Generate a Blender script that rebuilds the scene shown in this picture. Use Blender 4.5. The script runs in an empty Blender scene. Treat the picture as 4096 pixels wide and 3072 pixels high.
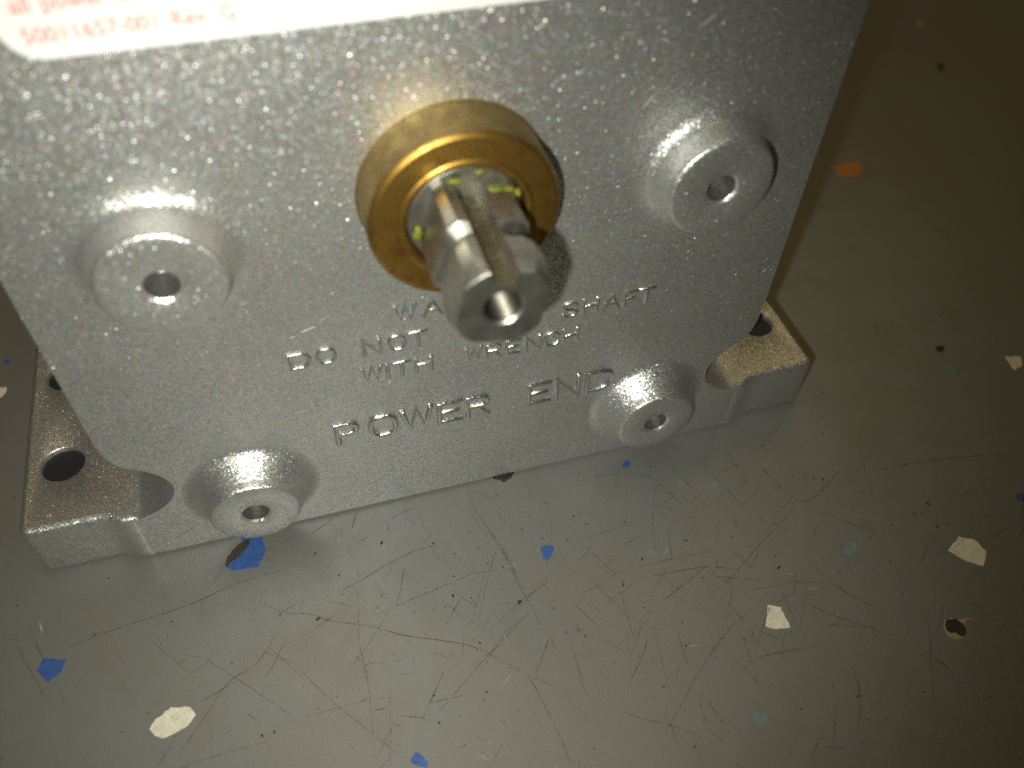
import bpy, bmesh, math, random
from mathutils import Vector, Matrix, noise

random.seed(11)
S = 0.001                     # everything below is given in millimetres
scene = bpy.context.scene
COL = scene.collection

# ------------------------------------------------------------------ camera
cam_d = bpy.data.cameras.new('camera')
cam = bpy.data.objects.new('camera', cam_d)
COL.objects.link(cam)
cam.matrix_world = Matrix((
    (0.957735, 0.197438, -0.209193, -19.402 * S),
    (-0.286155, 0.728040, -0.622955, -85.172 * S),
    (0.029306, 0.656487, 0.753767, 128.523 * S),
    (0, 0, 0, 1)))
cam_d.sensor_fit = 'HORIZONTAL'
cam_d.sensor_width = 36.0
cam_d.lens = 36.0 * 3400.07 / 4096.0
cam_d.clip_start = 0.005
cam_d.clip_end = 20.0
cam_d.dof.use_dof = True
cam_d.dof.focus_distance = 142 * S
cam_d.dof.aperture_fstop = 16.5
scene.camera = cam

# ------------------------------------------------------------------ world: a dim indoor room
world = bpy.data.worlds.new('World')
scene.world = world
world.use_nodes = True
wb = world.node_tree.nodes['Background']
wb.inputs[0].default_value = (0.95, 0.80, 0.58, 1)
wb.inputs[1].default_value = 0.004

# ------------------------------------------------------------------ lamps
# the LED flash of the phone, a finger's width left of and below the lens
fl_d = bpy.data.lights.new('phone_flash', 'SPOT')
fl_d.energy = 0.665
fl_d.color = (1.0, 0.995, 0.88)
fl_d.shadow_soft_size = 1.7 * S
fl_d.spot_size = math.radians(95)
fl_d.spot_blend = 1.0
flash = bpy.data.objects.new('phone_flash', fl_d)
COL.objects.link(flash)
flash.location = Vector((-29, -87, 118)) * S
flash.rotation_euler = (Vector((-14, 0, 34)) - Vector((-29, -87, 118))).to_track_quat('-Z', 'Y').to_euler()
# the warm room lamps: one on the ceiling almost overhead, two further back
for nm, loc, size, watts, tint in (('ceiling_lamp', (1.45, 1.75, 2.3), (1.1, 0.9), 2.9, (1.0, 0.68, 0.20)),
                                   ('ceiling_lamp', (-0.95, 2.1, 2.4), (1.0, 0.9), 0.85, (1.0, 0.70, 0.20)),
                                   ('ceiling_lamp', (0.15, 0.18, 2.4), (1.2, 0.14), 5.0, (1.0, 0.78, 0.44))):
    rm_d = bpy.data.lights.new(nm, 'AREA')
    rm_d.shape = 'RECTANGLE'
    rm_d.size, rm_d.size_y = size
    rm_d.energy = watts
    rm_d.color = tint
    room = bpy.data.objects.new(nm, rm_d)
    COL.objects.link(room)
    room.location = loc
    room.rotation_euler = (-Vector(loc)).to_track_quat('-Z', 'Y').to_euler()

# ------------------------------------------------------------------ render look
scene.render.engine = 'CYCLES'
scene.cycles.use_denoising = False
scene.cycles.sample_clamp_indirect = 1.0
scene.cycles.caustics_reflective = False
scene.view_settings.view_transform = 'Standard'
scene.view_settings.look = 'None'
scene.view_settings.exposure = 0.0
scene.view_settings.gamma = 1.0
scene.view_settings.use_curve_mapping = False

# ================================================================== materials
def new_mat(name):
    m = bpy.data.materials.new(name)
    m.use_nodes = True
    nt = m.node_tree
    b = nt.nodes['Principled BSDF']
    return m, nt, b

def N(nt, kind, **kw):
    n = nt.nodes.new(kind)
    for k, v in kw.items():
        setattr(n, k, v)
    return n

def L(nt, a, b):
    nt.links.new(a, b)

def mm_coords(nt):
    tc = N(nt, 'ShaderNodeTexCoord')
    mp = N(nt, 'ShaderNodeVectorMath', operation='SCALE')
    mp.inputs['Scale'].default_value = 1000.0
    L(nt, tc.outputs['Object'], mp.inputs[0])
    return mp.outputs[0]

def noise_tex(nt, vec, scale, detail=3.0, rough=0.55, dist=0.0):
    n = N(nt, 'ShaderNodeTexNoise')
    n.inputs['Scale'].default_value = scale
    n.inputs['Detail'].default_value = detail
    n.inputs['Roughness'].default_value = rough
    n.inputs['Distortion'].default_value = dist
    L(nt, vec, n.inputs['Vector'])
    return n

def ramp(nt, fac, stops):
    r = N(nt, 'ShaderNodeValToRGB')
    e = r.color_ramp.elements
    while len(e) < len(stops):
        e.new(0.5)
    for el, (p, c) in zip(e, stops):
        el.position = p
        el.color = (*c, 1) if len(c) == 3 else c
    L(nt, fac, r.inputs[0])
    return r.outputs[0]

def mixc(nt, fac, a, b):
    m = N(nt, 'ShaderNodeMix', data_type='RGBA')
    if isinstance(fac, float):
        m.inputs[0].default_value = fac
    else:
        L(nt, fac, m.inputs[0])
    for i, x in ((6, a), (7, b)):
        if isinstance(x, tuple):
            m.inputs[i].default_value = (*x, 1)
        else:
            L(nt, x, m.inputs[i])
    return m.outputs[2]

def maprange(nt, v, a, b, c, d):
    m = N(nt, 'ShaderNodeMapRange')
    m.inputs[1].default_value, m.inputs[2].default_value = a, b
    m.inputs[3].default_value, m.inputs[4].default_value = c, d
    L(nt, v, m.inputs[0])
    return m.outputs[0]

def cast_metal(name, base=(0.73, 0.73, 0.70), jitter=0.25, cell=0.195, metallic=0.84, rlo=0.33, rhi=0.47):
    """sand-blasted die casting: grains, each with its own tilt and gloss"""
    m, nt, b = new_mat(name)
    v = mm_coords(nt)
    vo = N(nt, 'ShaderNodeTexVoronoi', feature='F1')
    vo.inputs['Scale'].default_value = 1.0 / cell
    L(nt, v, vo.inputs['Vector'])
    vo2 = N(nt, 'ShaderNodeTexVoronoi', feature='F1')
    vo2.inputs['Scale'].default_value = 0.47 / cell
    L(nt, v, vo2.inputs['Vector'])
    sub = N(nt, 'ShaderNodeVectorMath', operation='SUBTRACT')
    L(nt, vo.outputs['Color'], sub.inputs[0]); sub.inputs[1].default_value = (0.5, 0.5, 0.5)
    sc = N(nt, 'ShaderNodeVectorMath', operation='SCALE'); sc.inputs['Scale'].default_value = jitter
    L(nt, sub.outputs[0], sc.inputs[0])
    sxa = N(nt, 'ShaderNodeSeparateColor'); L(nt, vo.outputs['Color'], sxa.inputs[0])
    pw = N(nt, 'ShaderNodeMath', operation='POWER'); pw.inputs[1].default_value = 5.0
    fr = N(nt, 'ShaderNodeMath', operation='FRACT'); ml = N(nt, 'ShaderNodeMath', operation='MULTIPLY'); ml.inputs[1].default_value = 37.7
    L(nt, sxa.outputs[2], ml.inputs[0]); L(nt, ml.outputs[0], fr.inputs[0]); L(nt, fr.outputs[0], pw.inputs[0])
    L(nt, maprange(nt, pw.outputs[0], 0, 1, jitter * 0.9, jitter * 3.4), sc.inputs['Scale'])   # a few grains stand steep and glint
    sub2 = N(nt, 'ShaderNodeVectorMath', operation='SUBTRACT')
    L(nt, vo2.outputs['Color'], sub2.inputs[0]); sub2.inputs[1].default_value = (0.5, 0.5, 0.5)
    sc2 = N(nt, 'ShaderNodeVectorMath', operation='SCALE'); sc2.inputs['Scale'].default_value = jitter * 0.35
    L(nt, sub2.outputs[0], sc2.inputs[0])
    bump = N(nt, 'ShaderNodeBump')
    bump.inputs['Strength'].default_value = 0.5
    bump.inputs['Distance'].default_value = 0.05 * S
    bn = noise_tex(nt, v, 3.2, 3.0, 0.6)
    L(nt, bn.outputs[0], bump.inputs['Height'])
    a1 = N(nt, 'ShaderNodeVectorMath', operation='ADD')
    L(nt, bump.outputs[0], a1.inputs[0]); L(nt, sc.outputs[0], a1.inputs[1])
    a2 = N(nt, 'ShaderNodeVectorMath', operation='ADD')
    L(nt, a1.outputs[0], a2.inputs[0]); L(nt, sc2.outputs[0], a2.inputs[1])
    nn = N(nt, 'ShaderNodeVectorMath', operation='NORMALIZE')
    L(nt, a2.outputs[0], nn.inputs[0])
    L(nt, nn.outputs[0], b.inputs['Normal'])
    # colour: faint tints from grain to grain, broad handling marks
    big = noise_tex(nt, v, 0.05, 4.0, 0.6)
    c0 = ramp(nt, big.outputs[0], [(0.3, tuple(x * 0.90 for x in base)), (0.7, tuple(x * 1.06 for x in base))])
    tint = mixc(nt, 0.15, c0, vo2.outputs['Color'])
    L(nt, tint, b.inputs['Base Color'])
    b.inputs['Metallic'].default_value = metallic
    sx = N(nt, 'ShaderNodeSeparateColor')
    L(nt, vo.outputs['Color'], sx.inputs[0])
    L(nt, maprange(nt, sx.outputs[1], 0, 1, rlo, rhi), b.inputs['Roughness'])
    return m

def brass(name, c1, c2, rough):
    m, nt, b = new_mat(name)
    v = mm_coords(nt)
    n1 = noise_tex(nt, v, 0.42, 5.0, 0.62, 0.4)
    n2 = noise_tex(nt, v, 2.2, 3.0, 0.6)
    c = ramp(nt, n1.outputs[0], [(0.30, c2), (0.62, c1)])
    c = mixc(nt, maprange(nt, n2.outputs[0], 0.52, 0.72, 0.0, 0.45), c, tuple(x * 0.45 for x in c2))
    L(nt, c, b.inputs['Base Color'])
    b.inputs['Metallic'].default_value = 0.92
    L(nt, maprange(nt, n1.outputs[0], 0.3, 0.7, rough + 0.12, rough - 0.04), b.inputs['Roughness'])
    bump = N(nt, 'ShaderNodeBump')
    bump.inputs['Strength'].default_value = 0.35
    bump.inputs['Distance'].default_value = 0.04 * S
    L(nt, n2.outputs[0], bump.inputs['Height'])
    L(nt, bump.outputs[0], b.inputs['Normal'])
    return m

def steel(name):
    m, nt, b = new_mat(name)
    v = mm_coords(nt)
    st = N(nt, 'ShaderNodeVectorMath', operation='MULTIPLY')
    st.inputs[1].default_value = (9.0, 0.35, 9.0)
    L(nt, v, st.inputs[0])
    n1 = noise_tex(nt, st.outputs[0], 0.6, 4.0, 0.6)
    n2 = noise_tex(nt, v, 0.35, 3.0, 0.6)
    c = ramp(nt, n2.outputs[0], [(0.3, (0.36, 0.35, 0.30)), (0.65, (0.56, 0.55, 0.49))])
    L(nt, c, b.inputs['Base Color'])
    b.inputs['Metallic'].default_value = 0.96
    L(nt, maprange(nt, n1.outputs[0], 0.3, 0.7, 0.30, 0.44), b.inputs['Roughness'])
    bump = N(nt, 'ShaderNodeBump')
    bump.inputs['Strength'].default_value = 0.25
    bump.inputs['Distance'].default_value = 0.03 * S
    L(nt, n1.outputs[0], bump.inputs['Height'])
    L(nt, bump.outputs[0], b.inputs['Normal'])
    return m

def plain(name, col, rough=0.5, var=0.2, scale=1.2, metallic=0.0, spec=0.5):
    m, nt, b = new_mat(name)
    v = mm_coords(nt)
    n = noise_tex(nt, v, scale, 5.0, 0.65)
    c = ramp(nt, n.outputs[0], [(0.32, tuple(x * (1 - var) for x in col)), (0.68, tuple(min(1, x * (1 + var)) for x in col))])
    L(nt, c, b.inputs['Base Color'])
    b.inputs['Roughness'].default_value = rough
    b.inputs['Metallic'].default_value = metallic
    b.inputs['Specular IOR Level'].default_value = spec
    return m

def floor_material():
    m, nt, b = new_mat('worn_grey_floor')
    v = mm_coords(nt)
    big = noise_tex(nt, v, 0.018, 5.0, 0.62, 0.6)
    mid = noise_tex(nt, v, 0.11, 5.0, 0.65, 0.5)
    fin = noise_tex(nt, v, 1.6, 4.0, 0.7)
    base = mixc(nt, maprange(nt, big.outputs[0], 0.38, 0.66, 0.0, 1.0), (0.183, 0.188, 0.177), (0.172, 0.165, 0.144))
    base = mixc(nt, maprange(nt, mid.outputs[0], 0.50, 0.74, 0.0, 0.5), base, (0.156, 0.146, 0.123))
    base = mixc(nt, maprange(nt, mid.outputs[0], 0.47, 0.30, 0.0, 0.6), base, (0.179, 0.188, 0.195))
    base = mixc(nt, maprange(nt, fin.outputs[0], 0.58, 0.78, 0.0, 0.22), base, (0.11, 0.10, 0.085))
    # tiny dark specks of dirt
    vo = N(nt, 'ShaderNodeTexVoronoi', feature='F1')
    vo.inputs['Scale'].default_value = 0.50
    L(nt, v, vo.inputs['Vector'])
    sx = N(nt, 'ShaderNodeSeparateColor'); L(nt, vo.outputs['Color'], sx.inputs[0])
    size = maprange(nt, sx.outputs[0], 0.5, 1.0, 0.0, 0.10)
    lt = N(nt, 'ShaderNodeMath', operation='LESS_THAN')
    L(nt, vo.outputs['Distance'], lt.inputs[0]); L(nt, size, lt.inputs[1])
    fs = N(nt, 'ShaderNodeMath', operation='MULTIPLY'); fs.inputs[1].default_value = 0.8
    L(nt, lt.outputs[0], fs.inputs[0])
    base = mixc(nt, fs.outputs[0], base, (0.035, 0.030, 0.022))
    L(nt, base, b.inputs['Base Color'])
    L(nt, maprange(nt, mid.outputs[0], 0.3, 0.7, 0.41, 0.49), b.inputs['Roughness'])
    b.inputs['Specular IOR Level'].default_value = 1.0
    bump = N(nt, 'ShaderNodeBump')
    bump.inputs['Strength'].default_value = 0.25
    bump.inputs['Distance'].default_value = 0.08 * S
    L(nt, fin.outputs[0], bump.inputs['Height'])
    L(nt, bump.outputs[0], b.inputs['Normal'])
    return m

def scratch_material(name, col, lo, hi):
    m, nt, b = new_mat(name)
    v = mm_coords(nt)
    n = noise_tex(nt, v, 0.45, 4.0, 0.65)
    L(nt, maprange(nt, n.outputs[0], 0.34, 0.66, lo, hi), b.inputs['Alpha'])
    b.inputs['Base Color'].default_value = (*col, 1)
    b.inputs['Roughness'].default_value = 0.6
    return m

def label_material():
    m, nt, b = new_mat('white_label_film')
    b.inputs['Base Color'].default_value = (0.90, 0.91, 0.89, 1)
    b.inputs['Roughness'].default_value = 0.35
    return m

M_CAST = cast_metal('cast_aluminium')
M_BRASS = brass('dull_brass_side', (0.44, 0.325, 0.14), (0.26, 0.185, 0.078), 0.40)
M_BRASS2 = brass('browned_brass_face', (0.50, 0.295, 0.068), (0.24, 0.125, 0.025), 0.36)
M_STEEL = steel('turned_steel')
M_THREAD = plain('dark_thread', (0.10, 0.096, 0.08), 0.42, 0.3, 1.5, metallic=0.9)  # darker than the shaft's steel, used inside the end hole
M_KEYWAY = plain('dark_keyway', (0.17, 0.145, 0.10), 0.42, 0.35, 1.2, metallic=0.85)
M_HOLE = plain('dark_cast_bore', (0.30, 0.29, 0.275), 0.40, 0.35, 2.0, metallic=0.8)  # darker than the casting, used inside the boss holes
M_RUBBER = plain('black_rubber', (0.018, 0.018, 0.021), 0.62, 0.35, 2.5)
M_GREASE = plain('yellow_green_grease', (0.22, 0.225, 0.035), 0.30, 0.25, 1.5)
M_LABEL = label_material()
M_PRINT = plain('red_print', (0.76, 0.32, 0.28), 0.5, 0.06)
M_FLOOR = floor_material()
def flake_mat(name, col, rough, var):
    m, nt, b = new_mat(name)
    v = mm_coords(nt)
    n = noise_tex(nt, v, 0.7, 6.0, 0.7, 0.5)
    c = ramp(nt, n.outputs[0], [(0.30, tuple(x * (1 - var) for x in col)), (0.66, tuple(min(1, x * (1 + var)) for x in col))])
    n2 = noise_tex(nt, v, 1.7, 5.0, 0.72, 0.8)
    c = mixc(nt, maprange(nt, n2.outputs[0], 0.57, 0.70, 0.0, 0.75), c, (0.17, 0.155, 0.12))      # dirt ground into the chip
    L(nt, c, b.inputs['Base Color'])
    b.inputs['Roughness'].default_value = rough
    return m
M_FLAKE = {
    'blue': flake_mat('blue_flake', (0.045, 0.115, 0.36), 0.42, 0.22),
    'white': flake_mat('white_flake', (0.80, 0.77, 0.62), 0.50, 0.16),
    'teal': flake_mat('teal_flake', (0.16, 0.23, 0.23), 0.5, 0.22),
    'black': flake_mat('black_flake', (0.030, 0.025, 0.019), 0.55, 0.4),
    'brown': flake_mat('brown_worn_rim', (0.05, 0.038, 0.022), 0.65, 0.4),
    'cream': flake_mat('cream_rim', (0.40, 0.33, 0.19), 0.6, 0.3),
    'orange': flake_mat('orange_flake', (0.55, 0.20, 0.03), 0.5, 0.2),
    'tan': flake_mat('tan_flake', (0.45, 0.30, 0.14), 0.5, 0.2),
}
M_SCR_DARK = scratch_material('dark_scratch', (0.062, 0.051, 0.035), 0.02, 0.62)
M_SCR_BROWN = scratch_material('brown_scuff', (0.085, 0.072, 0.048), 0.0, 0.48)
M_SCR_PALE = scratch_material('pale_scuff', (0.50, 0.50, 0.46), 0.0, 0.75)
M_NICK = scratch_material('bright_nick', (0.80, 0.80, 0.78), 0.2, 0.8)

# ================================================================== mesh helpers
def finish(name, bm, mat, parent=None, sharp=35.0, smooth=True, loc=(0, 0, 0)):
    bmesh.ops.recalc_face_normals(bm, faces=bm.faces)
    for f in bm.faces:
        f.smooth = smooth
    a = math.radians(sharp)
    for e in bm.edges:
        if len(e.link_faces) == 2 and e.calc_face_angle(0) > a:
            e.smooth = False
    me = bpy.data.meshes.new(name)
    bm.to_mesh(me); bm.free()
    me.materials.append(mat)
    o = bpy.data.objects.new(name, me)
    COL.objects.link(o)
    o.location = Vector(loc) * S
    if parent:
        o.parent = parent
    return o

def prism(pts, to3, d0, d1):
    """closed outline pts extruded between d0 and d1 through to3(u, v, d); returns bm, front face, back face"""
    bm = bmesh.new()
    a = [bm.verts.new(Vector(to3(u, v, d0)) * S) for u, v in pts]
    b = [bm.verts.new(Vector(to3(u, v, d1)) * S) for u, v in pts]
    n = len(pts)
    fa = bm.faces.new(a); fb = bm.faces.new(b[::-1])
    for i in range(n):
        bm.faces.new((a[i], b[i], b[(i + 1) % n], a[(i + 1) % n]))
    return bm, fa, fb

def flat_big(bm, faces):
    for f in faces:
        for e in f.edges:
            e.smooth = False

def lathe(profile, n=72):
    """profile [(r, out)]; axis points along -Y (out of the face)"""
    bm = bmesh.new()
    rings = []
    for r, o in profile:
        if r < 1e-6:
            rings.append([bm.verts.new(Vector((0, -o, 0)) * S)])
        else:
            rings.append([bm.verts.new(Vector((r * math.cos(2 * math.pi * k / n), -o, r * math.sin(2 * math.pi * k / n))) * S) for k in range(n)])
    for A, B in zip(rings, rings[1:]):
        for k in range(n):
            k2 = (k + 1) % n
            if len(B) == 1:
                bm.faces.new((A[k], A[k2], B[0]))
            elif len(A) == 1:
                bm.faces.new((A[0], B[k2], B[k]))
            else:
                bm.faces.new((A[k], A[k2], B[k2], B[k]))
    return bm

def arc(cx, cy, r, a0, a1, n):
    return [(cx + r * math.cos(math.radians(a0 + (a1 - a0) * i / n)), cy + r * math.sin(math.radians(a0 + (a1 - a0) * i / n))) for i in range(n + 1)]

# ================================================================== the floor
bm = bmesh.new()
vs = [bm.verts.new(Vector(p) * S) for p in ((-1500, -1500, 0), (1500, -1500, 0), (1500, 1500, 0), (-1500, 1500, 0))]
bm.faces.new(vs)
floor = finish('floor', bm, M_FLOOR)
floor['kind'] = 'structure'

FLAKES = [
    ('blue', [(-39.14, 0.79), (-35.15, 0.66), (-34.9, -4.0), (-36.48, -6.82), (-40.12, -6.39), (-41.59, -5.39), (-40.12, -3.94), (-38.18, -1.89)]),
    ('brown', [(-41.59, -5.39), (-41.13, -3.43), (-39.34, -1.57), (-37.5, -0.88), (-36.85, -0.33), (-37.62, -2.28), (-39.55, -4.11)]),
    ('blue', [(-69.57, -13.74), (-66.18, -14.79), (-66.65, -16.6), (-68.52, -17.83), (-70.31, -15.75)]),
    ('white', [(-51.08, -26.78), (-48.22, -27.6), (-47.61, -28.97), (-49.2, -30.49), (-52.22, -31.14), (-53.53, -30.48), (-54.17, -29.24), (-53.48, -28.19)]),
    ('blue', [(-17.39, -43.16), (-16.03, -45.03), (-16.58, -45.76), (-18.27, -44.79), (-18.56, -44.2)]),
    ('blue', [(30.39, -3.27), (31.59, -2.65), (32.08, -3.46), (31.16, -4.32), (30.22, -4.06)]),
    ('blue', [(10.36, -15.73), (12.47, -16.13), (12.38, -17.16), (10.88, -18.73), (10.08, -18.18)]),
    ('teal', [(45.93, -12.26), (45.47, -12.64), (45.08, -12.73), (44.68, -12.62), (44.53, -12.17), (44.79, -11.62), (45.35, -11.21), (45.76, -11.28), (46.03, -11.71)]),
    ('teal', [(63.67, -31.07), (63.06, -31.76), (62.15, -32.04), (61.27, -32.11), (60.92, -31.42), (60.7, -30.71), (61.46, -29.97), (62.28, -29.26), (62.97, -29.22), (63.64, -29.81), (63.88, -30.39)]),
    ('teal', [(34.4, -53.15), (33.79, -53.65), (33.16, -54.12), (32.56, -53.7), (32.15, -53.42), (32.12, -52.84), (32.13, -52.18), (32.8, -51.7), (33.63, -51.65), (34.13, -51.97), (34.43, -52.43)]),
    ('teal', [(39.72, -10.54), (39.39, -10.96), (38.9, -11.15), (38.62, -10.64), (38.57, -10.22), (39.09, -9.83), (39.57, -9.67), (39.76, -10.03)]),
    ('white', [(43.19, -36.39), (45.12, -37.29), (44.85, -40.96), (42.66, -40.63), (41.03, -39.66)]),
    ('white', [(82.21, -33.8), (84.51, -35.04), (85.15, -37.82), (82.76, -40.02), (80.65, -38.62), (78.61, -35.74)]),
    ('cream', [(70.21, -46.66), (71.55, -46.7), (72.11, -47.29), (73.63, -47.36), (74.56, -47.44), (74.78, -48.26), (74.07, -47.84), (72.89, -48.15), (72.35, -49.64), (70.73, -50.4), (69.56, -50.02), (68.9, -49.06), (69.32, -47.69)]),
    ('black', [(70.54, -46.75), (72.06, -47.09), (72.7, -48.1), (72.49, -49.32), (71.86, -50.04), (70.95, -49.96), (70.53, -49.21), (69.67, -49.06), (69.35, -48.42), (69.75, -47.44)]),
    ('blue', [(98.32, -28.95), (100.32, -29.4), (99.03, -31.02), (97.56, -30.24)]),
    ('black', [(6.13, 0.77), (10.79, 0.74), (10.48, 0.12), (9.55, -0.8), (7.98, -1.32), (7.46, -0.68), (6.41, -0.08)]),
    ('blue', [(-79.19, 53.06), (-79.49, 52.48), (-79.98, 52.18), (-80.42, 53.0), (-80.57, 53.9), (-80.07, 54.06), (-79.54, 53.92)]),
    ('white', [(-81.73, 46.5), (-80.59, 46.47), (-79.33, 46.18), (-79.41, 44.74), (-79.98, 43.65), (-81.13, 43.82)]),
    ('orange', [(119.58, 71.67), (124.0, 72.23), (127.56, 71.33), (126.24, 67.9), (122.14, 66.07), (119.06, 68.07)]),
    ('tan', [(191.42, 135.63), (190.07, 134.43), (188.34, 133.59), (188.01, 134.62), (188.81, 136.24), (190.33, 137.97), (191.6, 138.36), (192.25, 137.72)]),
    ('black', [(180.83, 109.72), (179.48, 108.09), (178.24, 107.78), (178.01, 108.93), (178.65, 110.25), (180.05, 111.95), (181.05, 111.76), (181.89, 111.59)]),
    ('white', [(119.03, 1.16), (122.42, 0.24), (120.92, -2.09), (118.32, -2.74)]),
    ('teal', [(105.0, 3.56), (106.86, 2.65), (106.53, 0.45), (105.0, -0.74), (103.62, 0.17)]),
    ('black', [(106.36, 7.63), (108.09, 7.45), (107.83, 6.11), (106.18, 5.73), (105.81, 6.52)]),
]
TRACED_SCRATCHES =  [[(-20.9, -13.7), (-22.3, -22.8), (-22.5, -24.8), (-22.3, -30.0), (-22.7, -36.0), (-23.2, -41.5)], [(-26.5, -15.3), (-21.2, -14.1), (-16.1, -12.3), (-10.5, -10.8), (-5.0, -10.7)], [(1.0, -3.8), (2.7, -10.4), (4.2, -17.1), (5.4, -22.9)], [(-27.5, -3.0), (-24.4, -1.4), (-21.7, -0.1)], [(-20.2, -3.8), (-18.6, -0.2)], [(-29.1, -20.3), (-25.1, -18.7)], [(-37.0, -21.9), (-34.4, -23.9), (-32.7, -25.1), (-28.3, -32.1), (-23.3, -38.6), (-19.4, -43.6)], [(-36.3, -21.3), (-34.7, -23.4), (-31.0, -28.7)], [(-50.7, -34.6), (-47.5, -31.0), (-42.7, -25.4), (-38.3, -23.5), (-34.1, -18.6)], [(-66.9, -13.0), (-58.5, -11.7), (-47.6, -10.6), (-39.9, -8.8), (-33.0, -8.5)], [(-67.7, -18.2), (-65.1, -23.4)], [(-73.9, -9.4), (-70.8, -16.2), (-68.5, -21.0)], [(-49.4, -18.8), (-45.9, -20.6), (-41.6, -24.9), (-38.1, -28.6), (-33.1, -34.0)], [(-46.7, -27.2), (-41.3, -25.4)], [(-36.2, -13.6), (-33.1, -16.2), (-29.5, -17.4), (-26.0, -19.7), (-20.3, -22.2), (-15.5, -25.2), (-10.3, -27.5), (-5.2, -30.2), (0.9, -35.9)], [(-15.3, -39.5), (-12.1, -37.9), (-3.8, -32.2), (3.3, -28.0)], [(-13.8, -36.8), (-8.9, -37.1)], [(-8.6, -25.3), (-6.4, -22.7), (-4.3, -20.7)], [(-19.4, -33.2), (-20.6, -40.1), (-21.6, -44.0)], [(-19.6, -20.6), (-10.3, -19.0), (-1.8, -17.7), (4.2, -18.5)], [(-13.0, -13.2), (-14.2, -16.9), (-15.6, -19.7)], [(-37.1, -26.2), (-35.5, -23.9), (-33.6, -20.8)], [(3.8, -13.3), (4.4, -20.1), (5.5, -25.7), (6.0, -29.3)], [(9.5, -28.6), (9.7, -33.7), (9.3, -40.3), (9.4, -43.4)], [(1.5, -36.1), (2.5, -41.4), (3.4, -47.5), (3.6, -51.3)], [(15.8, -52.1), (21.0, -48.9), (26.1, -44.7), (34.2, -39.0), (40.1, -36.4), (44.8, -34.2)], [(36.8, -29.0), (40.5, -30.6), (44.3, -31.8)], [(54.2, -31.8), (56.1, -36.5), (59.1, -40.4), (62.3, -43.9)], [(51.0, -42.1), (56.3, -44.2)], [(46.7, -34.7), (46.1, -39.8), (46.5, -43.7)], [(33.5, -42.9), (34.8, -46.0), (35.7, -48.3)], [(11.9, -44.8), (16.1, -47.9), (19.8, -50.0), (23.8, -53.0)], [(24.1, -24.2), (30.2, -24.1), (38.9, -24.6)], [(31.1, -33.8), (39.8, -30.0), (47.5, -25.6), (57.5, -20.3)], [(76.5, -17.4), (84.5, -17.9), (96.1, -19.4), (104.4, -21.2)], [(48.9, -37.1), (52.6, -40.8), (58.6, -45.5), (61.7, -47.4)], [(51.2, -49.6), (49.9, -53.8), (46.8, -58.2)], [(-2.0, -33.6), (1.0, -36.4), (8.0, -41.9)], [(50.7, -6.0), (51.0, -10.4)], [(34.0, -6.8), (36.5, -11.8), (38.0, -15.9)], [(15.1, -20.8), (20.9, -16.6)], [(37.1, -61.0), (40.2, -58.1), (42.4, -58.0)], [(40.2, -59.1), (43.1, -60.2)], [(33.7, -18.2), (32.1, -21.3), (31.4, -25.4)], [(38.8, -17.1), (38.1, -19.0), (34.5, -21.4)], [(26.9, -30.9), (36.9, -26.9)], [(37.3, -41.9), (39.0, -39.5), (40.1, -39.0)], [(26.7, -26.3), (35.9, -27.1), (41.2, -29.0)], [(15.9, -42.6), (19.7, -39.0), (21.7, -36.3)], [(46.0, -32.7), (51.4, -34.4), (55.8, -35.5)], [(85.6, -36.2), (95.4, -33.9)], [(57.6, -19.2), (60.1, -19.9), (66.4, -17.4)], [(26.0, -46.6), (25.3, -49.1), (25.2, -51.6)], [(-0.8, -29.5), (2.8, -28.0), (5.1, -26.9)], [(72.6, -26.6), (79.6, -28.0)]]


def flake(kind, pts, z, bulge=0.05):
    rnd = random.Random(int(abs(pts[0][0]) * 100))
    n = len(pts)
    area = sum(pts[i][0] * pts[(i + 1) % n][1] - pts[(i + 1) % n][0] * pts[i][1] for i in range(n))
    if area < 0:
        pts = pts[::-1]
    out = []
    for i in range(n):
        (x0, y0), (x1, y1) = pts[i], pts[(i + 1) % n]
        d = math.hypot(x1 - x0, y1 - y0)
        k = max(1, min(6, int(d / 0.45)))
        for j in range(k):
            t = j / k
            w = 0.12 if j else 0.04
            out.append((x0 + (x1 - x0) * t + rnd.uniform(-w, w), y0 + (y1 - y0) * t + rnd.uniform(-w, w)))
    cx = sum(p[0] for p in out) / len(out); cy = sum(p[1] for p in out) / len(out)
    bm = bmesh.new()
    lo = [bm.verts.new(Vector((x, y, 0.005)) * S) for x, y in out]
    hi = [bm.verts.new(Vector((cx + (x - cx) * 0.985, cy + (y - cy) * 0.985, z)) * S) for x, y in out]
    bm.faces.new(hi)
    m = len(out)
    for i in range(m):
        bm.faces.new((lo[i], lo[(i + 1) % m], hi[(i + 1) % m], hi[i]))
    return finish('flake', bm, M_FLAKE[kind], floor, smooth=False)

for i, (kind, pts) in enumerate(FLAKES):
    flake(kind, pts, {'brown': 0.068, 'black': 0.062, 'cream': 0.044}.get(kind, 0.05))

# scratches and scuffs in the floor's coating
def ribbon(bm, pts, w, z):
    """pts polyline, w half-width"""
    n = len(pts)
    prev = None
    for i, (x, y) in enumerate(pts):
        a = pts[max(0, i - 1)]; b = pts[min(n - 1, i + 1)]
        dx, dy = b[0] - a[0], b[1] - a[1]
        l = math.hypot(dx, dy) or 1
        t = i / (n - 1)
        ww = w * (0.25 + 0.75 * math.sin(math.pi * min(1, max(0, 0.06 + 0.88 * t)))) * (0.85 + 0.3 * random.random())
        p = bm.verts.new(Vector((x - dy / l * ww, y + dx / l * ww, z)) * S)
        q = bm.verts.new(Vector((x + dy / l * ww, y - dx / l * ww, z)) * S)
        if prev:
            bm.faces.new((prev[0], prev[1], q, p))
        prev = (p, q)

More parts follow.
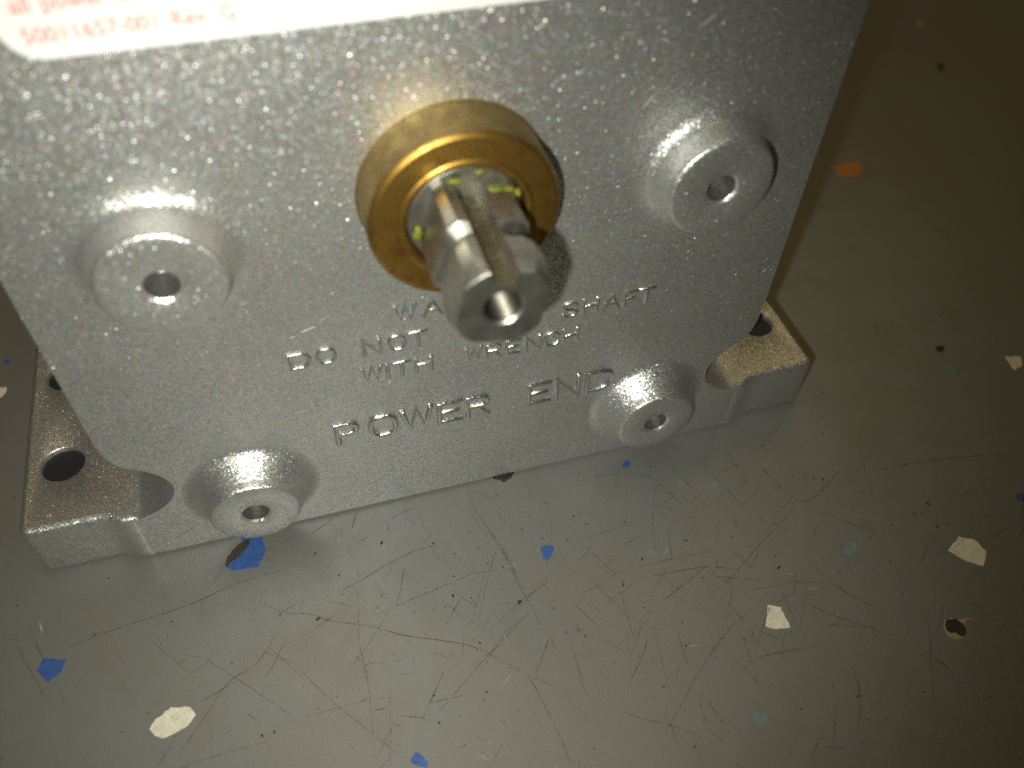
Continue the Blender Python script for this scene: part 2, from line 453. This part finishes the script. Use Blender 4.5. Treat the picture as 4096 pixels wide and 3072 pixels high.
def resample(pts, step=0.8, wob=0.018):
    out = []
    # Catmull-Rom through the traced points
    P = [Vector((*p, 0)) for p in pts]
    P = [P[0] * 2 - P[1]] + P + [P[-1] * 2 - P[-2]]
    for i in range(1, len(P) - 2):
        d = (P[i + 1] - P[i]).length
        k = max(2, int(d / step))
        for j in range(k):
            t = j / k
            q = 0.5 * ((2 * P[i]) + (P[i + 1] - P[i - 1]) * t + (2 * P[i - 1] - 5 * P[i] + 4 * P[i + 1] - P[i + 2]) * t * t + (3 * P[i] - P[i - 1] - 3 * P[i + 1] + P[i + 2]) * t ** 3)
            out.append((q.x + random.uniform(-wob, wob), q.y + random.uniform(-wob, wob)))
    out.append(pts[-1])
    return out

bm_d, bm_b, bm_p, bm_s = bmesh.new(), bmesh.new(), bmesh.new(), bmesh.new()
for i, pts in enumerate(TRACED_SCRATCHES):
    deep = i in (0, 3, 5, 12, 16, 17, 23, 26, 27, 28, 30)
    ribbon(bm_d if deep else bm_b, resample(pts), random.uniform(0.05, 0.09) if deep else random.uniform(0.06, 0.13), 0.020 + 0.0004 * i)
for i in range(640):
    x = random.gauss(20, 55); y = random.gauss(-28, 24)
    if abs(x) < 72 and y > 0:
        continue
    a = random.choice((random.gauss(0.6, 0.35), random.gauss(1.9, 0.5), random.uniform(0, 3.14)))
    l = min(26, random.expovariate(1 / 3.6) + 0.8)
    bend = random.gauss(0, 0.014)
    n = max(3, int(l / 0.9))
    pts = []
    for k in range(n + 1):
        pts.append((x, y))
        x += math.cos(a) * l / n; y += math.sin(a) * l / n
        a += bend + random.gauss(0, 0.012)
    if any(abs(p[0]) < 71 and p[1] > -0.3 for p in pts):
        continue
    r = random.random()
    if r < 0.24:
        ribbon(bm_d, pts, random.uniform(0.015, 0.05), 0.05 + 0.00003 * i)
    elif r < 0.95:
        ribbon(bm_b, pts, random.uniform(0.025, 0.10), 0.05 + 0.00003 * i)
    else:
        ribbon(bm_p, pts[:4], random.uniform(0.05, 0.14), 0.05 + 0.00003 * i)
# crumbs of dirt
for i in range(300):
    x = random.gauss(12, 48); y = random.gauss(-28, 20)
    if abs(x) < 73 and y > -0.5:
        continue
    r = min(0.40, 0.055 + random.expovariate(1 / 0.045)); k = random.randint(5, 8); ph = random.random() * 6; st = random.uniform(1, 2.2); an = random.random() * 3.14
    vv = []
    for j in range(k):
        rr = r * random.uniform(0.6, 1.2); t = ph + 6.283 * j / k
        u, w = rr * math.cos(t) * st, rr * math.sin(t)
        vv.append(bm_s.verts.new(Vector((x + u * math.cos(an) - w * math.sin(an), y + u * math.sin(an) + w * math.cos(an), 0.075 + 0.0001 * i)) * S))
    bm_s.faces.new(vv)
for nm, b_, mt in (('dirt_specks', bm_s, M_FLAKE['black']), ('scratch_marks', bm_d, M_SCR_DARK), ('scuff_marks', bm_b, M_SCR_BROWN), ('pale_scuff_marks', bm_p, M_SCR_PALE)):
    o = finish(nm, b_, mt, floor, smooth=False)
    o['kind'] = 'stuff'

# ================================================================== the actuator
act = bpy.data.objects.new('actuator_motor', None)
COL.objects.link(act)
act['label'] = 'sandblasted silver cast actuator housing with brass bushing and steel shaft standing on grey floor'
act['category'] = 'actuator'

HW, TOP, BACK = 52.5, 113.0, 78.0
def spline(pts, k=4):
    P = [Vector((*p, 0)) for p in pts]
    P = [P[0] * 2 - P[1]] + P + [P[-1] * 2 - P[-2]]
    out = []
    for i in range(1, len(P) - 2):
        for j in range(k):
            t = j / k
            q = 0.5 * ((2 * P[i]) + (P[i + 1] - P[i - 1]) * t + (2 * P[i - 1] - 5 * P[i] + 4 * P[i + 1] - P[i + 2]) * t * t + (3 * P[i] - P[i - 1] - 3 * P[i + 1] + P[i + 2]) * t ** 3)
            out.append((q.x, q.y))
    return out + [pts[-1]]
right = [(53.6, 0.0)]
right += spline([(53.6, 10.7), (51.3, 11.4), (49.2, 12.2), (47.2, 13.5), (45.8, 15.2), (45.15, 17.2), (45.45, 19.3), (46.75, 21.6), (48.7, 23.3), (50.4, 24.6), (51.6, 26.3), (52.25, 28.9), (HW, 32.5)])
right += arc(HW - 9, TOP - 9, 9, 0, 90, 10)
outline = right + [(-x, z) for x, z in right[::-1]]
bm, fa, fb = prism(outline, lambda u, v, d: (u, d, v), 0.0, BACK)
ed = [e for e in fa.edges if not (abs(e.verts[0].co.z) < 1e-7 or abs(e.verts[1].co.z) < 1e-7)]   # not the bottom, nor the ends buried in the feet
bmesh.ops.bevel(bm, geom=ed, offset=1.25 * S, segments=5, profile=0.5, affect='EDGES')
low = [e for e in bm.edges if all(abs(v.co.z) < 1e-7 and abs(v.co.y) < 1e-7 for v in e.verts)]
bmesh.ops.bevel(bm, geom=low, offset=0.8 * S, segments=4, profile=0.5, affect='EDGES')      # rounded lower edge
housing = finish('housing', bm, M_CAST, act, 40)
me = housing.data
# the flat front stays flat: its rim is a hard edge
big = max(me.polygons, key=lambda p: p.area if abs(p.normal.y) > 0.99 and p.center.y < 0.001 else 0)
keys = set(big.edge_keys)
for e in me.edges:
    if e.key in keys:
        e.use_edge_sharp = True

# the two feet
T_EAR, E_Y = 11.57, 1.6
def foot(sx):
    pl = [(52.3, 0.30), (52.75, -0.02), (53.6, -0.015), (54.3, 0.10), (55.0, 0.35), (55.8, 0.80), (56.6, 1.22), (57.5, 1.50), (58.6, E_Y), (62.0, E_Y), (68.4, E_Y)]
    pl += arc(68.4, E_Y + 1.6, 1.6, -90, 0, 6)[1:]
    pl += [(70.0, 64.0), (52.3, 64.0)]
    n = len(pl)
    nrm = []
    for i, (x, y) in enumerate(pl):                       # inward normals for rounding the top rim
        if x < 52.5:
            nrm.append((0.0, 0.0)); continue
        (ax, ay), (bx, by) = pl[i - 1], pl[(i + 1) % n]
        dx, dy = bx - ax, by - ay
        l = math.hypot(dx, dy)
        nrm.append((-dy / l, dx / l))
    bm = bmesh.new()
    holes = [(63.8, 14.2), (63.8, 34.5)]
    nh, rr = 40, 0.95
    rings = []
    for off, z in [(0.8, 0.0), (0.45, 0.08), (0.2, 0.26), (0.05, 0.52), (0.0, 0.8)] + [(rr * (1 - math.cos(math.radians(a))), T_EAR - rr + rr * math.sin(math.radians(a))) for a in (0, 22.5, 45, 67.5, 90)]:
        rings.append([bm.verts.new(Vector((sx * (x + u * off), y + w * off, z)) * S) for (x, y), (u, w) in zip(pl, nrm)])
    for A, B in zip(rings, rings[1:]):
        for i in range(n):
            k = (i + 1) % n
            bm.faces.new((A[i], A[k], B[k], B[i]))
    hi = rings[-1]
    edges = [bm.edges.get((hi[i], hi[(i + 1) % n])) for i in range(n)]
    hedges = []
    for hx, hy in holes:
        rows = [[bm.verts.new(Vector((sx * (hx + r * math.cos(6.28319 * k / nh)), hy + r * math.sin(6.28319 * k / nh), z)) * S) for k in range(nh)]
                for r, z in ((3.66, T_EAR), (3.50, T_EAR - 0.08), (3.40, T_EAR - 0.28), (3.40, 0.3))]
        for A, B in zip(rows, rows[1:]):
            for k in range(nh):
                bm.faces.new((A[k], A[(k + 1) % nh], B[(k + 1) % nh], B[k]))
        hedges += [bm.edges.get((rows[0][k], rows[0][(k + 1) % nh])) for k in range(nh)]
    res = bmesh.ops.triangle_fill(bm, use_beauty=True, use_dissolve=False, edges=edges + hedges)
    for e in edges:                                       # flat top keeps its own normal
        e.smooth = False
    holes = [(sx * hx, hy) for hx, hy in holes]
    f = finish('mounting_foot', bm, M_CAST, act, 40)
    for hx, hy in holes:
        p = lathe([(3.38, -3.0), (3.36, 0.0), (3.2, 0.12), (0.0, 0.16)], 36)
        bmesh.ops.rotate(p, verts=p.verts, cent=(0, 0, 0), matrix=Matrix.Rotation(math.radians(-90), 3, 'X'))
        finish('hole_plug', p, M_RUBBER, f, loc=(hx, hy, T_EAR - 0.95))
    return f
foot(-1)
foot(1)

# cast bosses with blind holes
HOLE = [(2.45, 0.0), (2.35, -0.05), (2.02, -0.38), (1.94, -0.62), (1.88, -4.7), (1.7, -4.9), (0.0, -4.95)]
def boss(x, z, prof, h, smoothen=1.0):
    p = prof + [(r, h + o) for r, o in HOLE[:3]]
    bo = finish('mounting_boss', lathe(p, 88), M_CAST, act, 48, loc=(x, 0, z))
    finish('screw_hole', lathe([(r, h + o) for r, o in HOLE[2:]], 48), M_HOLE, bo, 48)
    return bo
UP = [(10.8, -0.04), (9.9, 0.05), (9.2, 0.22), (8.6, 0.55), (8.15, 1.0), (7.85, 1.6), (7.68, 2.4), (7.50, 4.45), (7.38, 4.80), (7.12, 5.02), (6.85, 5.08)]
LOW = [(11.0, -0.04), (10.3, 0.05), (9.7, 0.30), (9.2, 0.75), (8.7, 1.40), (7.75, 3.0), (7.25, 3.85), (7.05, 4.25), (6.92, 4.85), (6.72, 5.15), (6.5, 5.28)]
boss(-35.2, 61.3, UP, 5.08)
boss(35.4, 62.0, UP, 5.08)
boss(-34.0, 13.1, LOW, 5.28)
boss(34.2, 13.3, LOW, 5.28)

# brass bushing
AX, AZ = 0.45, 64.9
bush = finish('shaft_bushing', lathe([(12.35, -0.05), (12.05, 0.05), (11.95, 0.30), (11.9, 5.75), (11.72, 6.02), (11.25, 6.38), (11.05, 6.45), (10.7, 6.40), (10.5, 6.46), (8.45, 6.42), (8.25, 6.62), (7.95, 6.70), (7.6, 6.62), (7.38, 6.35), (7.3, 5.8), (7.25, -1.0)], 96), M_BRASS, act, 38, loc=(AX, 0, AZ))
bush.data.materials.append(M_BRASS2)
for p in bush.data.polygons:
    if p.center.y < -6.0 * S or math.hypot(p.center.x, p.center.z) < 8.0 * S:
        p.material_index = 1

# steel drive shaft: square with rounded corners, a keyway along the top flat, a ring groove and a tapped end
ROT = math.radians(-12.0)
HS, LEN = 4.95, 22.0
NA = 288
def shaft_r(th, Rm, key=True):
    # th measured from +x in the shaft's own frame
    c, s = math.cos(th), math.sin(th)
    k = 26.0
    r = HS / ((abs(c) ** k + abs(s) ** k) ** (1 / k))
    r = min(r, Rm)
    if key and s > 0:                                        # keyway with upright walls, a little off centre
        x0, hw, zf = -0.55, 1.05, HS - 1.9
        x = r * c
        if x0 - hw < zf * c / s < x0 + hw:
            r = zf / s
        elif x0 - hw < x < x0 + hw:
            r = min(r, abs((x0 + hw if c > 0 else x0 - hw) / c))
    return r
stations = [(0.5, -7.12), (5.5, -7.12), (5.75, -6.85), (5.8, 6.40), (8.0, 6.40), (12.9, 6.40), (13.3, 6.2), (14.1, 4.75), (14.5, 4.55), (15.1, 4.6), (15.8, 5.8), (16.6, 6.25), (17.2, 6.35), (19.2, 6.35), (20.2, 6.12), (21.4, 5.75), (21.85, 5.58), (22.0, 5.45)]
bm = bmesh.new()
rings = []
for o, Rm in stations:
    ring = []
    for k in range(NA):
        th = 2 * math.pi * (k + 0.5) / NA
        r = shaft_r(th, Rm) if Rm > 0 else -Rm
        ring.append(bm.verts.new(Vector((r * math.cos(th + ROT), -o, r * math.sin(th + ROT))) * S))
    rings.append(ring)
for f_ in (0.72,):
    pass
hr = 2.45
for rr, oo in ((hr, LEN), (2.20, LEN - 0.25)):
    rings.append([bm.verts.new(Vector((rr * math.cos(2 * math.pi * (k + 0.5) / NA + ROT), -oo, rr * math.sin(2 * math.pi * (k + 0.5) / NA + ROT))) * S) for k in range(NA)])
for A, B in zip(rings, rings[1:]):
    for k in range(NA):
        k2 = (k + 1) % NA
        bm.faces.new((A[k], A[k2], B[k2], B[k]))
shaft = finish('drive_shaft', bm, M_STEEL, act, 28, loc=(AX, 0, AZ))
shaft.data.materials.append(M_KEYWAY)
for p in shaft.data.polygons:                              # keyway floor and walls take a darker, browner metal
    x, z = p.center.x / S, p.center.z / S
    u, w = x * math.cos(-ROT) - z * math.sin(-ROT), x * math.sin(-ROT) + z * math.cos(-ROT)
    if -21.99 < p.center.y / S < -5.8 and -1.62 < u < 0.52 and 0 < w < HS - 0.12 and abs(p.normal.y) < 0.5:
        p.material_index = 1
# thread inside the shaft's end
prof = []
for i in range(56):
    o = LEN - 0.25 - i * 0.125
    prof.append((2.02 + 0.22 * math.cos(i * math.pi / 3.0), o))
prof.append((0.0, LEN - 7.6))
finish('threaded_hole', lathe(prof, 48), M_THREAD, shaft, 60)
# old grease left round the root of the shaft
def blob(c, r, seed):
    bm = bmesh.new()
    bmesh.ops.create_icosphere(bm, subdivisions=3, radius=1.0)
    for v in bm.verts:
        d = 1 + 0.42 * noise.noise(v.co * 1.4 + Vector((seed * 7.1, 0, 0)))
        v.co = Vector((v.co.x * r[0] * d + c[0], v.co.y * r[1] * d + c[1], v.co.z * r[2] * d + c[2])) * S
    return finish('grease_smear', bm, M_GREASE, shaft, 80)
def ps(x, z):   # shaft frame -> local
    return x * math.cos(ROT) - z * math.sin(ROT), x * math.sin(ROT) + z * math.cos(ROT)
for i, (x, y, z, r) in enumerate([(-2.4, -6.2, 5.3, (0.8, 0.45, 0.30)), (2.1, -6.9, 5.0, (1.1, 0.8, 0.16)), (3.7, -6.8, 4.92, (0.9, 0.7, 0.16)), (0.2, -6.2, 6.6, (0.45, 0.3, 0.3)),
                                   (5.6, -6.2, 4.0, (0.45, 0.5, 0.5)), (-5.6, -6.2, -2.2, (0.55, 0.4, 1.1))]):
    lx, lz = ps(x, z)
    blob((lx, y, lz), r, i + 1)

# raised lettering cast on the face
G = {
    'A': [[(0, 0), (.5, 1), (1, 0)], [(.2, .36), (.8, .36)]],
    'C': [[(1, .82), (.85, .95), (.5, 1), (.18, .93), (0, .68), (0, .32), (.18, .07), (.5, 0), (.85, .05), (1, .18)]],
    'D': [[(0, 0), (0, 1), (.55, 1), (.86, .88), (1, .62), (1, .38), (.86, .12), (.55, 0), (0, 0)]],
    'E': [[(1, 1), (0, 1), (0, 0), (1, 0)], [(0, .52), (.85, .52)]],
    'F': [[(1, 1), (0, 1), (0, 0)], [(0, .52), (.85, .52)]],
    'G': [[(1, .82), (.85, .95), (.5, 1), (.18, .93), (0, .68), (0, .32), (.18, .07), (.5, 0), (.85, .05), (1, .2), (1, .45), (.6, .45)]],
    'H': [[(0, 0), (0, 1)], [(1, 0), (1, 1)], [(0, .52), (1, .52)]],
    'I': [[(.5, 0), (.5, 1)]],
    'N': [[(0, 0), (0, 1), (1, 0), (1, 1)]],
    'O': [[(.3, 0), (.7, 0), (.92, .12), (1, .35), (1, .65), (.92, .88), (.7, 1), (.3, 1), (.08, .88), (0, .65), (0, .35), (.08, .12), (.3, 0)]],
    'P': [[(0, 0), (0, 1), (.75, 1), (.95, .9), (1, .75), (.95, .58), (.75, .48), (0, .48)]],
    'R': [[(0, 0), (0, 1), (.75, 1), (.95, .9), (1, .75), (.95, .6), (.75, .5), (0, .5)], [(.5, .5), (1, 0)]],
    'S': [[(1, .85), (.8, .98), (.5, 1), (.2, .97), (0, .8), (.05, .62), (.3, .52), (.7, .48), (.95, .38), (1, .2), (.8, .03), (.5, 0), (.2, .02), (0, .15)]],
    'T': [[(0, 1), (1, 1)], [(.5, 1), (.5, 0)]],
    'U': [[(0, 1), (0, .3), (.15, .07), (.5, 0), (.85, .07), (1, .3), (1, 1)]],
    'W': [[(0, 1), (.25, 0), (.5, 1), (.75, 0), (1, 1)]],
}
def letter(ch, x0, x1, z0, h, w, ht):
    bm = bmesh.new()
    prof = [(-w, -0.03), (-w * 0.88, ht * 0.34), (-w * 0.66, ht * 0.70), (-w * 0.40, ht * 0.94), (-w * 0.15, ht), (w * 0.15, ht), (w * 0.40, ht * 0.94), (w * 0.66, ht * 0.70), (w * 0.88, ht * 0.34), (w, -0.03)]
    W = x1 - x0
    for st in G[ch]:
        P = [Vector((p[0] * W, p[1] * h)) for p in st]
        closed = (P[0] - P[-1]).length < 1e-6
        rows = []
        n = len(P)
        for i, p in enumerate(P):
            if closed:
                a, b = P[(i - 1) % (n - 1)], P[(i + 1) % (n - 1)]
            else:
                a, b = P[max(0, i - 1)], P[min(n - 1, i + 1)]
            d1 = (p - a).normalized() if (p - a).length > 1e-6 else (b - p).normalized()
            d2 = (b - p).normalized() if (b - p).length > 1e-6 else d1
            t = (d1 + d2)
            t = t.normalized() if t.length > 1e-3 else d1
            nrm = Vector((-t.y, t.x))
            k = 1.0 / max(0.45, abs(nrm.dot(Vector((-d1.y, d1.x)))))
            q = p
            if not closed and i == 0: q = p - d2 * w * 0.35
            if not closed and i == n - 1: q = p + d1 * w * 0.35
            rows.append([bm.verts.new(Vector((q.x + nrm.x * u * k, -o, q.y + nrm.y * u * k)) * S) for u, o in prof])
        for A, B in zip(rows, rows[1:]):
            for k in range(len(prof) - 1):
                bm.faces.new((A[k], A[k + 1], B[k + 1], B[k]))
        if not closed:                                     # sloped ends
            for row, sgn in ((rows[0], -1), (rows[-1], 1)):
                d = ((P[1] - P[0]) if sgn < 0 else (P[-1] - P[-2])).normalized() * sgn * w * 0.6
                foot_ = [bm.verts.new(Vector((v.co.x / S + d.x, 0.03, v.co.z / S + d.y)) * S) for v in row]
                for k in range(len(prof) - 1):
                    bm.faces.new((row[k], row[k + 1], foot_[k + 1], foot_[k]))
    return finish('raised_letter', bm, M_CAST_TXT, housing, 50, loc=(x0, 0, z0))
M_CAST_TXT = cast_metal('cast_aluminium_lettering', jitter=0.16, rlo=0.25, rhi=0.33, metallic=0.92)
BIG = [('P', -19.3, -16.2), ('O', -14.0, -10.1), ('W', -8.9, -4.3), ('E', -2.9, 0.6), ('R', 1.8, 5.1),
       ('E', 12.2, 15.7), ('N', 17.0, 20.8), ('D', 22.4, 26.8)]
for ch, a, b in BIG:
    letter(ch, a, b, 19.75, 4.5, 0.54, 0.56)
L2 = [('D', -23.6, -21.0), ('O', -19.8, -17.5), ('N', -13.3, -11.0), ('O', -9.6, -7.5), ('T', -6.7, -4.2),
      ('T', 0.0, 2.4), ('U', 3.5, 5.8), ('R', 6.9, 9.1), ('N', 10.3, 12.6),
      ('S', 16.8, 18.9), ('H', 20.0, 22.2), ('A', 23.3, 25.7), ('F', 26.7, 28.5), ('T', 29.1, 31.4)]
for ch, a, b in L2:
    letter(ch, a, b, 38.6, 2.75, 0.36, 0.38)
L3 = [('W', -14.1, -11.2), ('I', -11.3, -9.3), ('T', -9.4, -7.0), ('H', -6.0, -3.7),
      ('W', 1.6, 4.0), ('R', 4.9, 6.9), ('E', 8.1, 10.1), ('N', 11.2, 13.4), ('C', 14.2, 16.4), ('H', 17.3, 19.5)]
for ch, a, b in L3:
    letter(ch, a, b, 32.95, 2.75, 0.36, 0.38)
L1 = [('W', -8.4, -5.5), ('A', -4.3, -1.9), ('R', -0.7, 1.4), ('N', 2.6, 4.9), ('I', 5.2, 7.0), ('N', 7.4, 9.7), ('G', 10.9, 13.2)]
for ch, a, b in L1:
    letter(ch, a, b, 44.25, 2.65, 0.36, 0.38)

# the white label with its red print
lab = arc(-42.0 + 3.6, 86.75 + 3.6, 3.6, 180, 270, 10) + arc(34.0 - 3.6, 87.6 + 3.6, 3.6, 270, 360, 10) + arc(34 - 3.6, 107 - 3.6, 3.6, 0, 90, 10) + arc(-42 + 3.6, 106.2 - 3.6, 3.6, 90, 180, 10)
bm, fa, fb = prism(lab, lambda u, v, d: (u, d, v), -0.10, 0.02)
label = finish('warning_label', bm, M_LABEL, act, 30)
label['label'] = 'white label with red print along the top of the face'
def printed(txt, x, z, size, tilt, stretch=1.0):
    cu = bpy.data.curves.new('label_print', 'FONT')
    cu.body = txt
    cu.size = size * S
    cu.offset = 0.012 * size * S
    cu.space_word = 1.35
    tmp = bpy.data.objects.new('tmp', cu)
    COL.objects.link(tmp)
    dg = bpy.context.evaluated_depsgraph_get()
    me = bpy.data.meshes.new_from_object(tmp.evaluated_get(dg))
    bpy.data.objects.remove(tmp)
    me.transform(Matrix.Diagonal((stretch, 1, 1, 1)))
    me.transform(Matrix.Rotation(math.radians(90), 4, 'X') @ Matrix.Rotation(math.radians(tilt), 4, 'Z'))
    me.materials.clear(); me.materials.append(M_PRINT)
    o = bpy.data.objects.new('label_print', me)
    COL.objects.link(o)
    o.parent = label
    o.location = Vector((x, -0.115, z)) * S
    #print('PRINT', txt, max(v.co.x for v in me.vertices) / S + x, max(v.co.z for v in me.vertices) / S + z)
    return o
printed('50011657-001 Rev. G', -40.1, 88.35, 2.15, 1.2)
printed('all power to device', -40.1, 91.25, 2.15, 1.2)

# light nicks and rubs on the casting
bm = bmesh.new()
random.seed(5)
for (x, z, dx, dz, w) in ((-21.5, 45.3, 2.3, 0.7, 0.16), (-18.6, 46.7, 1.5, 0.9, 0.10), (-23, 44.6, 0.8, 0.2, 0.15), (24.5, 72.5, 1.6, 2.0, 0.14), (30, 82, 2.2, 1.6, 0.12),
                          (-46, 63.5, 6, -0.2, 0.10), (50, 40, 0.5, 0.7, 0.2), (-25, 29, 2.6, 0.3, 0.10), (48.5, 30, 0.4, 0.5, 0.16), (-9.8, 60.5, 0.3, 0.8, 0.22),
                          (15.5, 78, 0.8, 0.8, 0.12), (-28, 52, 1.1, 0.4, 0.08), (22, 30, 1.4, -0.3, 0.07), (41, 49, 0.8, 0.9, 0.09)):
    pr = None
    n = 7
    for i in range(n):
        t = i / (n - 1)
        ww = w * math.sin(math.pi * (0.08 + 0.84 * t)) * random.uniform(0.6, 1.2)
        l = math.hypot(dx, dz)
        a = bm.verts.new(Vector((x + dx * t - dz / l * ww, -0.02, z + dz * t + dx / l * ww)) * S)
        b = bm.verts.new(Vector((x + dx * t + dz / l * ww, -0.02, z + dz * t - dx / l * ww)) * S)
        if pr:
            bm.faces.new((pr[0], pr[1], b, a))
        pr = (a, b)
nk = finish('scuff_marks', bm, M_NICK, housing, smooth=False)
nk['kind'] = 'stuff'
